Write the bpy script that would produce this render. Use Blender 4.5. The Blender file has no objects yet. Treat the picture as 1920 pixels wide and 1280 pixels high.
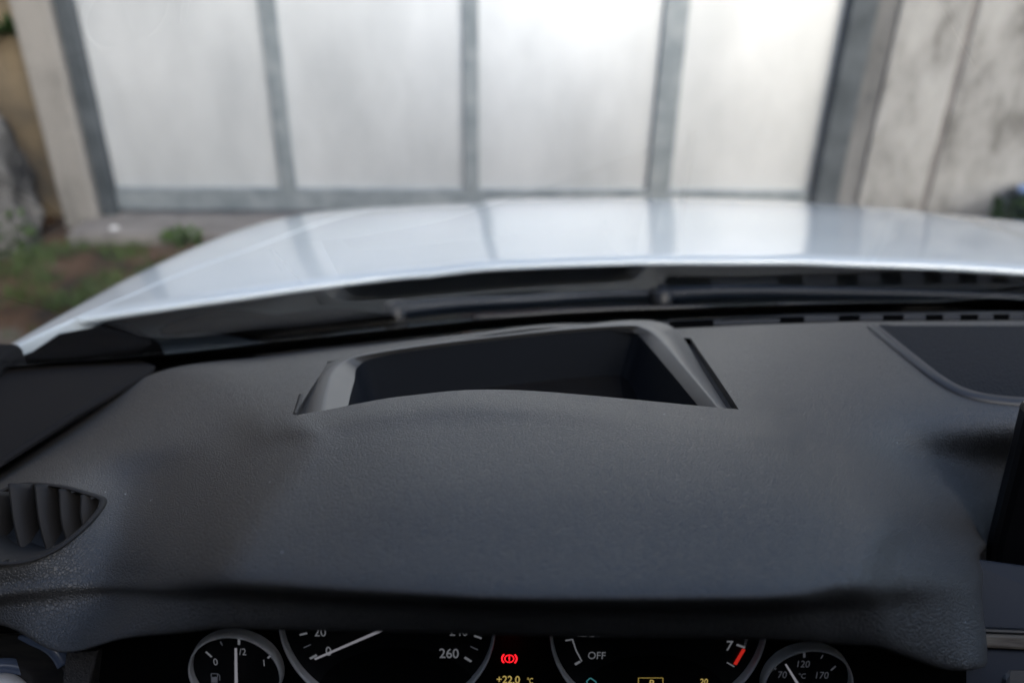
import bpy, bmesh, math, random
import numpy as np
from mathutils import Vector, Matrix, noise
from mathutils.bvhtree import BVHTree
random.seed(7); np.random.seed(7)
R = math.radians
sc = bpy.context.scene
COL = sc.collection
# ------------------------------------------------------------------ camera
F = 1493.33; PITCH = 27.6; ROLL = 1.0; H = 1.32          # focal length in photo pixels; eye height over the ground
camd = bpy.data.cameras.new('camera'); cam = bpy.data.objects.new('camera', camd); COL.objects.link(cam)
camd.sensor_width = 36; camd.lens = 28; camd.clip_start = .01; camd.clip_end = 500
MC = Matrix.Rotation(R(90-PITCH), 3, 'X') @ Matrix.Rotation(R(ROLL), 3, 'Z')
cam.matrix_world = MC.to_4x4(); sc.camera = cam
camd.dof.use_dof = True; camd.dof.focus_distance = .565; camd.dof.aperture_fstop = 3.4; camd.dof.aperture_blades = 0
# ------------------------------------------------------------------ sky and sun
SUN_EL, SUN_AZ = R(33), R(152)            # azimuth clockwise from +Y
w = bpy.data.worlds.new('World'); sc.world = w; w.use_nodes = True
nt = w.node_tree; bg = nt.nodes['Background']
sky = nt.nodes.new('ShaderNodeTexSky'); sky.sky_type = 'NISHITA'; sky.sun_disc = False
sky.sun_elevation = SUN_EL; sky.sun_rotation = SUN_AZ; sky.dust_density = 1.8; sky.air_density = .8; sky.ozone_density = .4
nt.links.new(sky.outputs[0], bg.inputs[0]); bg.inputs[1].default_value = .12
sl = bpy.data.lights.new('sun', 'SUN'); sl.energy = .42; sl.angle = R(30); sl.color = (.97, .98, 1)
so = bpy.data.objects.new('sun', sl); COL.objects.link(so)
sd = Vector((math.sin(SUN_AZ)*math.cos(SUN_EL), math.cos(SUN_AZ)*math.cos(SUN_EL), math.sin(SUN_EL)))
so.rotation_euler = sd.to_track_quat('Z', 'Y').to_euler(); so.location = sd*30
vs = sc.view_settings; vs.view_transform = 'Standard'; vs.look = 'None'; vs.gamma = 1; vs.exposure = 1.6
try: vs.use_curve_mapping = False
except Exception: pass
sc.cycles.max_bounces = 8; sc.cycles.transparent_max_bounces = 12
try: sc.cycles.use_denoising = True
except Exception: pass
# ------------------------------------------------------------------ helpers
def ray(px, py): return MC @ Vector(((px-960)/F, -(py-640)/F, -1))
def at_d(px, py, d): return ray(px, py)*d
def at_z(px, py, z):
    r = ray(px, py); return r*(z/r.z)
def at_pl(px, py, p0, n):
    r = ray(px, py); return r*(p0.dot(n)/r.dot(n))
def inp(b, k, v):
    if k in b.inputs: b.inputs[k].default_value = v
def mat(name, col, rough=.5, metal=0, spec=.5, coat=0, coat_r=.03, emit=None, es=0):
    m = bpy.data.materials.new(name); m.use_nodes = True; b = m.node_tree.nodes['Principled BSDF']
    inp(b, 'Base Color', (*col, 1)); inp(b, 'Roughness', rough); inp(b, 'Metallic', metal); inp(b, 'Specular IOR Level', spec)
    inp(b, 'Coat Weight', coat); inp(b, 'Coat Roughness', coat_r)
    if emit: inp(b, 'Emission Color', (*emit, 1)); inp(b, 'Emission Strength', es)
    return m
def nd(m, t, **kw):
    n = m.node_tree.nodes.new(t)
    for k, v in kw.items():
        if k.startswith('i_'): n.inputs[k[2:].replace('_', ' ')].default_value = v
        else: setattr(n, k, v)
    return n
def lk(m, a, b): m.node_tree.links.new(a, b)
def bsdf(m): return m.node_tree.nodes['Principled BSDF']
def coords(m, scale=(1, 1, 1)):
    tc = nd(m, 'ShaderNodeTexCoord'); mp = nd(m, 'ShaderNodeMapping'); mp.inputs['Scale'].default_value = scale
    lk(m, tc.outputs['Object'], mp.inputs['Vector']); return mp.outputs[0]
def mottle(m, c1, c2, scale, vec=None, detail=6, lo=.35, hi=.65, rough=.6):
    n = nd(m, 'ShaderNodeTexNoise'); n.inputs['Scale'].default_value = scale; n.inputs['Detail'].default_value = detail; n.inputs['Roughness'].default_value = rough
    if vec is None: vec = coords(m)
    lk(m, vec, n.inputs['Vector'])
    r = nd(m, 'ShaderNodeValToRGB'); r.color_ramp.elements[0].position = lo; r.color_ramp.elements[1].position = hi
    r.color_ramp.elements[0].color = (*c1, 1); r.color_ramp.elements[1].color = (*c2, 1)
    lk(m, n.outputs['Fac'], r.inputs['Fac']); lk(m, r.outputs['Color'], bsdf(m).inputs['Base Color']); return n, r
def bump(m, src, strength, dist):
    b = nd(m, 'ShaderNodeBump'); b.inputs['Strength'].default_value = strength; b.inputs['Distance'].default_value = dist
    lk(m, src, b.inputs['Height']); lk(m, b.outputs[0], bsdf(m).inputs['Normal']); return b
def link_obj(name, me, m, parent=None):
    o = bpy.data.objects.new(name, me); COL.objects.link(o)
    if m: me.materials.clear(); me.materials.append(m)
    if parent:
        o.parent = parent; o.matrix_parent_inverse = abs_mat(parent).inverted()
    return o
def abs_mat(o):
    m = o.matrix_basis.copy()
    if o.parent: m = abs_mat(o.parent) @ o.matrix_parent_inverse @ m
    return m
def mesh_from(verts, faces, smooth=True):
    me = bpy.data.meshes.new('m'); me.from_pydata([tuple(v) for v in verts], [], faces); me.update()
    if smooth: me.polygons.foreach_set('use_smooth', [True]*len(me.polygons))
    return me
def mk(name, verts, faces, m, parent=None, smooth=True): return link_obj(name, mesh_from(verts, faces, smooth), m, parent)
def thing(name, label, cat, loc, group=None):
    o = bpy.data.objects.new(name, None); COL.objects.link(o); o.location = loc; o['label'] = label; o['category'] = cat
    o.empty_display_size = .1
    if group: o['group'] = group
    return o
def tag(o, label, cat, group=None):
    o['label'] = label; o['category'] = cat
    if group: o['group'] = group
    return o
def origin_to(o, p):
    o.data.transform(Matrix.Translation(-Vector(p))); o.location = p; return o
def solid(o, t, off=-1):
    s = o.modifiers.new('s', 'SOLIDIFY'); s.thickness = t; s.offset = off; return o
def bevel(o, w_, seg=2):
    b = o.modifiers.new('b', 'BEVEL'); b.width = w_; b.segments = seg; b.limit_method = 'ANGLE'; b.angle_limit = R(40); return o
def bx(bm, x0, x1, y0, y1, z0, z1, mtx=None):
    v = [Vector((x, y, z)) for x in (x0, x1) for y in (y0, y1) for z in (z0, z1)]
    if mtx: v = [mtx @ p for p in v]
    v = [bm.verts.new(p) for p in v]
    for f in ((0, 1, 3, 2), (4, 6, 7, 5), (0, 4, 5, 1), (2, 3, 7, 6), (0, 2, 6, 4), (1, 5, 7, 3)): bm.faces.new([v[i] for i in f])
def bobj(name, bm, m, parent=None, smooth=False):
    bmesh.ops.recalc_face_normals(bm, faces=bm.faces)
    me = bpy.data.meshes.new(name); bm.to_mesh(me); bm.free()
    if smooth: me.polygons.foreach_set('use_smooth', [True]*len(me.polygons))
    return link_obj(name, me, m, parent)
def cr(P, n, closed=False):
    """Catmull-Rom through the rows of P, n steps per span"""
    P = np.asarray(P, float); N = len(P); out = []
    for i in range(N if closed else N-1):
        if closed: a, b, c, d = P[i-1], P[i], P[(i+1) % N], P[(i+2) % N]
        else:
            b, c = P[i], P[i+1]; a = P[i-1] if i else 2*b-c; d = P[i+2] if i+2 < N else 2*c-b
        for k in range(n):
            t = k/n
            out.append(.5*((2*b)+(c-a)*t+(2*a-5*b+4*c-d)*t*t+(3*b-a-3*c+d)*t**3))
    if not closed: out.append(P[-1])
    return np.array(out)
def netgrid(rows, nu, nv):
    """rows: R x C control points -> dense (R', C', 3)"""
    A = np.array([[list(p) for p in r] for r in rows], float)
    B = np.stack([cr(A[i], nu) for i in range(A.shape[0])])
    return np.stack([cr(B[:, j], nv) for j in range(B.shape[1])], axis=1)
def gridfaces(nr, nc, skip=None):
    return [(i*nc+j, i*nc+j+1, (i+1)*nc+j+1, (i+1)*nc+j) for i in range(nr-1) for j in range(nc-1) if not (skip and skip(i, j))]
def loft(loops, closed=True):
    n = len(loops[0]); v = [tuple(p) for l in loops for p in l]; f = []
    for i in range(len(loops)-1):
        for j in range(n if closed else n-1):
            k = (j+1) % n; f.append((i*n+j, i*n+k, (i+1)*n+k, (i+1)*n+j))
    return v, f
# ------------------------------------------------------------------ materials
def leather(name, col, grain=1.0, rough=.5, spec=.5):
    m = mat(name, col, rough, 0, spec)
    v = coords(m)
    nz = nd(m, 'ShaderNodeTexNoise'); nz.inputs['Scale'].default_value = 90; lk(m, v, nz.inputs['Vector'])
    mx = nd(m, 'ShaderNodeVectorMath', operation='MULTIPLY_ADD'); mx.inputs[1].default_value = (.004, .004, .004)
    lk(m, nz.outputs['Color'], mx.inputs[0]); lk(m, v, mx.inputs[2])
    vo = nd(m, 'ShaderNodeTexVoronoi', feature='DISTANCE_TO_EDGE'); vo.inputs['Scale'].default_value = 470; lk(m, mx.outputs[0], vo.inputs['Vector'])
    mr = nd(m, 'ShaderNodeMapRange'); mr.inputs['From Max'].default_value = .16; lk(m, vo.outputs['Distance'], mr.inputs['Value'])
    n2 = nd(m, 'ShaderNodeTexNoise'); n2.inputs['Scale'].default_value = 700; n2.inputs['Detail'].default_value = 3; lk(m, v, n2.inputs['Vector'])
    n3 = nd(m, 'ShaderNodeTexNoise'); n3.inputs['Scale'].default_value = 140; n3.inputs['Detail'].default_value = 2; lk(m, v, n3.inputs['Vector'])
    ad = nd(m, 'ShaderNodeMath', operation='MULTIPLY_ADD'); ad.inputs[1].default_value = .8; lk(m, n2.outputs['Fac'], ad.inputs[0]); lk(m, mr.outputs[0], ad.inputs[2])
    a2 = nd(m, 'ShaderNodeMath', operation='MULTIPLY_ADD'); a2.inputs[1].default_value = .9; lk(m, n3.outputs['Fac'], a2.inputs[0]); lk(m, ad.outputs[0], a2.inputs[2])
    bump(m, a2.outputs[0], .5*grain, .0006)
    # fine wear and dust: sparse pale specks
    vs_ = nd(m, 'ShaderNodeTexVoronoi'); vs_.inputs['Scale'].default_value = 75; lk(m, v, vs_.inputs['Vector'])
    lt = nd(m, 'ShaderNodeMath', operation='LESS_THAN'); lt.inputs[1].default_value = .045; lk(m, vs_.outputs['Distance'], lt.inputs[0])
    sep = nd(m, 'ShaderNodeSeparateColor'); lk(m, vs_.outputs['Color'], sep.inputs[0])
    gt = nd(m, 'ShaderNodeMath', operation='GREATER_THAN'); gt.inputs[1].default_value = .86; lk(m, sep.outputs[0], gt.inputs[0])
    mu = nd(m, 'ShaderNodeMath', operation='MULTIPLY'); lk(m, lt.outputs[0], mu.inputs[0]); lk(m, gt.outputs[0], mu.inputs[1])
    big = nd(m, 'ShaderNodeTexNoise'); big.inputs['Scale'].default_value = 9; lk(m, v, big.inputs['Vector'])
    rp = nd(m, 'ShaderNodeValToRGB'); c = Vector(col)
    rp.color_ramp.elements[0].position = .3; rp.color_ramp.elements[1].position = .7
    rp.color_ramp.elements[0].color = (*(c*.9), 1); rp.color_ramp.elements[1].color = (*(c*1.1), 1); lk(m, big.outputs['Fac'], rp.inputs['Fac'])
    mi = nd(m, 'ShaderNodeMix', data_type='RGBA'); lk(m, mu.outputs[0], mi.inputs['Factor']); lk(m, rp.outputs[0], mi.inputs[6]); mi.inputs[7].default_value = (.35, .35, .36, 1)
    lk(m, mi.outputs[2], bsdf(m).inputs['Base Color'])
    return m
M_DASH = leather('soft_dash_vinyl', (.040, .0375, .035), 1.0, .46, .8)
M_RIM = mat('satin_grey_plastic', (.075, .073, .070), .45, 0, .7)
M_WELL = mat('dark_well_plastic', (.008, .010, .014), .55, 0, .3)
M_BLACK = mat('black_plastic', (.010, .010, .011), .45)
M_LOUV = mat('louvre_plastic', (.024, .024, .026), .7, 0, .25)
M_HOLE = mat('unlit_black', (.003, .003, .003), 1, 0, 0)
M_GLOSS = mat('gloss_black', (.006, .006, .007), .12)
M_VENT = mat('vent_plastic', (.020, .018, .017), .65, 0, .35)
M_PAINT = mat('white_car_paint', (.72, .79, .82), .35, 0, .5, 1, .02); inp(bsdf(M_PAINT), 'Coat IOR', 1.65)
M_COWL = mat('cowl_plastic', (.030, .040, .048), .30)
M_SATIN = mat('satin_chrome', (.82, .79, .76), .42, .25)
M_TRIMBLUE = mat('blue_grey_trim', (.10, .13, .20), .25, 0, .5)  # for the switch ring and the highlight coloured onto the trim
M_GALV = mat('galvanised_steel', (.36, .38, .40), .55, .55)
n, r = mottle(M_GALV, (.19, .222, .245), (.30, .332, .352), 9, detail=5); bump(M_GALV, n.outputs['Fac'], .1, .002)
M_STEEL = mat('dark_weathered_steel', (.06, .07, .08), .6, .3)
mottle(M_STEEL, (.042, .052, .060), (.085, .098, .11), 7)
M_PANEL = mat('brushed_sheet_metal', (.76, .78, .80), .47, .66)
v = coords(M_PANEL, (1.5, 1.5, .7)); n, r = mottle(M_PANEL, (.54, .565, .59), (.69, .715, .74), 1.6, v, 8)
n2 = nd(M_PANEL, 'ShaderNodeTexNoise'); n2.inputs['Scale'].default_value = .8; n2.inputs['Detail'].default_value = 0; lk(M_PANEL, coords(M_PANEL), n2.inputs['Vector'])
bump(M_PANEL, n2.outputs['Fac'], .2, .03)
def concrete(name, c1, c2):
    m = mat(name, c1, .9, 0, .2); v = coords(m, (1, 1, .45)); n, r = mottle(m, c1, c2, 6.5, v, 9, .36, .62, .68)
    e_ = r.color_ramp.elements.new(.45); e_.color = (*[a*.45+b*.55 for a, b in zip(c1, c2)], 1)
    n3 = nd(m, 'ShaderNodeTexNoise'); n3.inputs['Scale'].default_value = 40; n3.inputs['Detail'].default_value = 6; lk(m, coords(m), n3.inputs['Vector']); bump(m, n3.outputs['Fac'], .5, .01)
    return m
M_CONC = concrete('weathered_concrete', (.17, .165, .155), (.37, .365, .35))
M_CONC2 = concrete('pillar_concrete', (.17, .163, .152), (.25, .238, .222))
M_SILL = concrete('sill_concrete', (.14, .13, .125), (.23, .215, .205))
M_OCHRE = mat('ochre_render', (.3, .24, .15), .95, 0, .1); mottle(M_OCHRE, (.11, .095, .075), (.21, .165, .11), 3.5, None, 6, .35, .62)
M_ROCK = mat('grey_rock', (.2, .2, .2), .95, 0, .1); n, r = mottle(M_ROCK, (.035, .035, .035), (.15, .145, .14), 5, None, 8); bump(M_ROCK, n.outputs['Fac'], .8, .05)
M_SOIL = mat('soil', (.1, .08, .06), .95, 0, .1)
n, r = mottle(M_SOIL, (.035, .031, .027), (.15, .13, .11), 4.2, None, 9, .36, .66)
e = r.color_ramp.elements.new(.52); e.color = (.10, .060, .038, 1); bump(M_SOIL, n.outputs['Fac'], .8, .06)
def leafmat(name, c1, c2):
    m = mat(name, c1, .6, 0, .3); mottle(m, c1, c2, 6); return m
M_GRASS = leafmat('grass_blade', (.028, .058, .012), (.085, .13, .035))
M_LEAF = leafmat('weed_leaf', (.035, .075, .018), (.08, .14, .04))
M_DLEAF = leafmat('dark_leaf', (.015, .035, .012), (.035, .07, .02))
M_GLASS = bpy.data.materials.new('windscreen_glass'); M_GLASS.use_nodes = True
g = M_GLASS.node_tree; g.nodes.clear()
go = g.nodes.new('ShaderNodeOutputMaterial'); gm = g.nodes.new('ShaderNodeMixShader'); gt = g.nodes.new('ShaderNodeBsdfTransparent'); gg = g.nodes.new('ShaderNodeBsdfGlossy')
gt.inputs[0].default_value = (.93, .96, .95, 1); gg.inputs['Roughness'].default_value = .01
gf = g.nodes.new('ShaderNodeFresnel'); gf.inputs['IOR'].default_value = 1.5
gk = g.nodes.new('ShaderNodeMath'); gk.operation = 'MULTIPLY'; gk.inputs[1].default_value = .52; g.links.new(gf.outputs[0], gk.inputs[0])
g.links.new(gk.outputs[0], gm.inputs[0]); g.links.new(gt.outputs[0], gm.inputs[1]); g.links.new(gg.outputs[0], gm.inputs[2]); g.links.new(gm.outputs[0], go.inputs[0])

# ================================================================== setting
GZ = -H
# ground sheet
gx = np.concatenate([np.linspace(-60, -4, 8), np.linspace(-3.6, 4, 60), np.linspace(4.5, 60, 8)])
gy = np.concatenate([np.linspace(-60, -3, 8), np.linspace(-2.5, 6, 70), np.linspace(7, 60, 8)])
vv = []
for y in gy:
    for x in gx:
        z = GZ + .03*noise.noise(Vector((x*1.3, y*1.3, 0))) + .015*noise.noise(Vector((x*5, y*5, 3)))
        vv.append((x, y, z-.02))
ground = mk('ground', vv, gridfaces(len(gy), len(gx)), M_SOIL); ground['kind'] = 'structure'
# gate plane, from the two bottom corners on the ground
A = at_z(205, 394, GZ+.05); B = at_z(1541, 398, GZ+.05)
gu = (B-A); gu.z = 0; GW = gu.length; gu.normalize(); gn = Vector((gu.y, -gu.x, 0))   # gn faces the car
GM = Matrix(((gu.x, -gn.x, 0, A.x), (gu.y, -gn.y, 0, A.y), (0, 0, 1, GZ), (0, 0, 0, 1)))   # gate space: s along, t away from car, z height
def gs(px, py):
    p = at_pl(px, py, A, gn)-A; return p.dot(gu), p.z+A.z-GZ
def gbox(name, s0, s1, t0, t1, z0, z1, m, parent=None, bv=.004):
    bm = bmesh.new(); bx(bm, s0, s1, t0, t1, z0, z1, GM); o = bobj(name, bm, m, parent)
    if bv: bevel(o, bv)
    return o
GTOP = 3.0
lj0, lj1 = gs(156, 200)[0]-.005, gs(178, 200)[0]+.012
rj0, rj1 = gs(1551, 200)[0], gs(1597, 200)[0]
zrail = gs(600, 353)[1]; zbot = gs(400, 392)[1]
mul = [(gs(508, 200)[0], gs(538, 200)[0]), (gs(869, 200)[0], gs(897, 200)[0]), (gs(1228, 200)[0], gs(1271, 200)[0])]
gate = thing('metal_gate', 'wide gate of pale sheet metal panels in a grey galvanised frame', 'gate', GM @ Vector(((lj0+rj1)/2, 0, .05)))
gbox('jamb', lj0, lj1, -.05, .05, zbot-.02, GTOP, M_STEEL, gate)
gbox('jamb', rj0, rj1, -.06, .05, zbot-.02, GTOP, M_STEEL, gate)
gbox('bottom_rail', lj1+.001, rj0-.001, -.015, .035, zbot, zrail, M_GALV, gate)
gbox('top_rail', lj1+.001, rj0-.001, -.015, .035, GTOP-.12, GTOP, M_GALV, gate)
for a, b in mul: gbox('upright', a, b, -.02, .03, zrail+.001, GTOP-.121, M_GALV, gate)
edges = [lj1]+[x for ab in mul for x in ab]+[rj0]
for i in range(4):
    gbox('sheet_panel', edges[2*i]+.001, edges[2*i+1]-.001, .01, .02, zrail+.001, GTOP-.121, M_PANEL, gate, 0)
# sill, pillar, walls
sill = gbox('concrete_sill', lj0-.06, rj1+.1, -.30, .20, -.10, .035, M_SILL); tag(sill, 'low worn concrete sill running under the metal gate', 'sill'); bevel(sill, .01)
pl0 = gs(84, 200)[0]; pl1 = lj0-.003
pil = gbox('concrete_pillar', pl0, pl1, -.09, .30, -.1, 3.15, M_CONC2, None, .015); tag(pil, 'narrow pale concrete pillar left of the gate, beside the ochre wall', 'pillar')
r0 = rj1+.003; r1 = gs(1650, 200)[0]; r2 = gs(1784, 200)[0]; r3 = 7.0
wall = thing('concrete_wall', 'weathered grey concrete wall with a vertical joint, right of the gate', 'wall', GM @ Vector(((r0+r3)/2, .1, -.1)))
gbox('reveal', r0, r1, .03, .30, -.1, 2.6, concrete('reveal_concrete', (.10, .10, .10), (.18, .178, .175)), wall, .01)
gbox('wall_slab', r1+.001, r2-.014, .012, .30, -.1, 3.3, M_CONC, wall, .015)
gbox('wall_slab', r2+.014, r3, .016, .30, -.1, 3.3, M_CONC, wall, .015)
gbox('joint_filler', r2-.014, r2+.014, .026, .28, -.1, 2.58, M_SILL, wall, 0)
ow = thing('rendered_wall', 'stained ochre rendered wall at the far left, behind the boulder', 'wall', GM @ Vector((-1.5, .28, -.1)))
gbox('wall_slab', -2.9, pl0-.004, .12, .45, -.1, 5.0, M_OCHRE, ow, .02)  # height above view added to darken the wing's reflection
gbox('added_side_wall', -3.2, -2.901, -9, .45, -.1, 5.5, M_CONC2, ow, .02)  # unseen wall, added to darken the left gate panel and the wing
# boulder
def blob(name, c, rad, seed, m, sub=5, amp=.35):
    bm = bmesh.new(); bmesh.ops.create_icosphere(bm, subdivisions=sub, radius=1)
    for v in bm.verts:
        p = v.co.copy(); k = 1+amp*noise.noise(p*1.3+Vector((seed, 0, 0)))+.12*noise.noise(p*4+Vector((0, seed, 0)))+.05*noise.noise(p*11)
        v.co = Vector((p.x*rad[0], p.y*rad[1], p.z*rad[2]))*k+Vector(c)
    return bobj(name, bm, m, None, True)
bp = at_z(-10, 440, GZ); bp = GM @ Vector((gs(10, 400)[0]-.06, -.22, .22))
bo = blob('boulder', bp, (.36, .28, .46), 3.1, M_ROCK); tag(bo, 'rough grey boulder at the foot of the ochre wall', 'boulder'); origin_to(bo, (bp.x, bp.y, GZ))
st = at_z(217, 441, GZ); so_ = blob('stone', st+Vector((0, 0, .02)), (.030, .025, .022), 8, mat('white_stone', (.7, .7, .7), .6), 3, .2)
tag(so_, 'small white stone on the soil near the pillar foot', 'stone'); origin_to(so_, (st.x, st.y, GZ))
# plants
def leaf_cloud(name, c, rad, n, size, m, seed, up=.6):
    rr = random.Random(seed); v = []; f = []
    for i in range(n):
        d = Vector((rr.gauss(0, 1), rr.gauss(0, 1), rr.gauss(0, 1))); d.normalize(); k = rr.random()**.45
        p = Vector((c[0]+d.x*rad[0]*k, c[1]+d.y*rad[1]*k, c[2]+abs(d.z)*rad[2]*k))
        ax = Vector((d.x, d.y, up*rr.random()+.1)).normalized(); sd_ = ax.cross(Vector((rr.gauss(0, 1), rr.gauss(0, 1), rr.gauss(0, 1)))).normalized()
        L = size*rr.uniform(.6, 1.3); W = L*.3; nn = ax.cross(sd_)*L*.12; b = len(v)
        v += [p, p+ax*L*.5+sd_*W+nn, p+ax*L-nn, p+ax*L*.5-sd_*W+nn]; f.append((b, b+1, b+2, b+3))
    return mk(name, v, f, m)
def plant(name, label, cat, c, rad, n, size, m, seed):
    t = thing(name, label, cat, c)
    o = leaf_cloud('foliage', c, rad, n, size, m, seed); bpy.context.view_layer.update(); o.parent = t; o.matrix_parent_inverse = abs_mat(t).inverted()
    bm = bmesh.new()
    rr = random.Random(seed)
    for i in range(6):
        a = rr.uniform(0, 6.28); e = Vector((c[0]+math.cos(a)*rad[0]*.5, c[1]+math.sin(a)*rad[1]*.5, c[2]+rad[2]*.6)); tube(bm, [Vector(c)-Vector((0, 0, .03)), Vector(c)*.5+e*.5+Vector((0, 0, .02)), e], [.004, .003, .002])
    bobj('stem', bm, M_DLEAF, t, True); return t
def tube(bm, pts, rad, seg=8, cap=True):
    pts = [Vector(p) for p in pts]; rings = []
    if not hasattr(rad, '__len__'): rad = [rad]*len(pts)
    for i, p in enumerate(pts):
        d = (pts[min(i+1, len(pts)-1)]-pts[max(i-1, 0)]).normalized(); u = d.orthogonal() if i == 0 else (u - d*u.dot(d)); u.normalize(); w_ = d.cross(u)
        rings.append([bm.verts.new(p+(u*math.cos(a)+w_*math.sin(a))*rad[i]) for a in [2*math.pi*k/seg for k in range(seg)]])
    for a, b in zip(rings, rings[1:]):
        for k in range(seg): bm.faces.new((a[k], a[(k+1) % seg], b[(k+1) % seg], b[k]))
    if cap: bm.faces.new(rings[0][::-1]); bm.faces.new(rings[-1])
p = at_z(50, 452, GZ); plant('weed', 'bright green leafy weed at the foot of the boulder', 'weed', (p.x, p.y-.1, GZ), (.08, .07, .16), 70, .05, M_LEAF, 1)
p = at_z(345, 455, GZ); plant('weed', 'green weed tuft growing beside the concrete sill', 'weed', (p.x, p.y, GZ), (.09, .06, .055), 90, .045, M_LEAF, 2)
q = bp+Vector((.0, -.29, .15)); 
p = GM @ Vector((gs(20, 70)[0], .1, gs(20, 70)[1])); cl = leaf_cloud('creeper', (p.x-.05, p.y-.05, p.z), (.13, .06, .05), 90, .06, M_DLEAF, 5); tag(cl, 'dark green creeper hanging on the ochre wall top left', 'creeper'); origin_to(cl, (p.x, p.y, p.z))
p = GM @ Vector((gs(5, 318)[0], -.45, gs(5, 318)[1]-.02)); cl = leaf_cloud('fern_sprig', (p.x+.03, p.y, p.z-.02), (.05, .04, .05), 40, .05, M_LEAF, 6); tag(cl, 'small green sprig growing out of the boulder side', 'sprig'); origin_to(cl, (p.x, p.y, p.z))
p = GM @ Vector((gs(1845, 395)[0], -.22, 0)); plant('shrub', 'low dark green shrub against the concrete wall, right edge', 'shrub', (p.x, p.y, GZ), (.11, .07, .20), 120, .06, M_DLEAF, 9)
# blue tub beside it
p = at_z(1932, 432, GZ)
bm = bmesh.new(); prof = [(.0, .0), (.085, .0), (.105, .19), (.115, .19), (.115, .205), (.10, .205), (.08, .02), (0, .02)]
rings = [[bm.verts.new((p.x+rr_*math.cos(a), p.y+rr_*math.sin(a), GZ+z)) for a in np.linspace(0, 2*math.pi, 28, endpoint=False)] for rr_, z in prof[1:-1]]
for a, b in zip(rings, rings[1:]):
    for k in range(28): bm.faces.new((a[k], a[(k+1) % 28], b[(k+1) % 28], b[k]))
bm.faces.new(rings[0][::-1]); bm.faces.new(rings[-1])
tb = bobj('tub', bm, mat('blue_plastic', (.16, .24, .42), .4), None, True); tag(tb, 'dull blue plastic tub beside the dark shrub at the wall', 'tub'); origin_to(tb, (p.x, p.y, GZ))
# grass
def grass():
    v = []; f = []; rr = random.Random(4)
    cl = [(at_z(x, y, GZ), s) for x, y, s in [(60, 590, .25), (30, 560, .2), (160, 520, .18), (215, 505, .14), (240, 545, .16), (330, 470, .10), (120, 560, .2), (310, 440, .08), (120, 500, .15), (60, 520, .15), (10, 470, .12), (180, 470, .12), (-60, 540, .3), (-100, 640, .4), (280, 500, .14), (90, 460, .12)]]
    for i in range(7000):
        c, s = rr.choice(cl); x = c.x+rr.gauss(0, s); y = c.y+rr.gauss(0, s)
        if (Vector((x, y, 0))-A).dot(gn) < .32: continue
        if noise.noise(Vector((x*4, y*4, 7))) < rr.uniform(-.15, .35): continue
        h = rr.uniform(.02, .065); a = rr.uniform(0, 6.28); d = Vector((math.cos(a), math.sin(a), 0)); b = len(v); p = Vector((x, y, GZ-.02)); ln = Vector((rr.gauss(0, .5), rr.gauss(0, .5), 0))*h
        v += [p-d*.003, p+d*.003, p+Vector((0, 0, h*.6))+ln*.4+d*.002, p+Vector((0, 0, h*.6))+ln*.4-d*.002, p+Vector((0, 0, h))+ln]
        f += [(b, b+1, b+2, b+3), (b+3, b+2, b+4)]
    o = mk('grass', v, f, M_GRASS); o['kind'] = 'stuff'; o['label'] = 'patchy short grass on the soil left of the car'; o['category'] = 'grass'
grass()

# ================================================================== car
XC = .37
car = thing('car', 'white car with black dashboard, parked nose first at the metal gate', 'car', (XC, .6, GZ))
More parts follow.
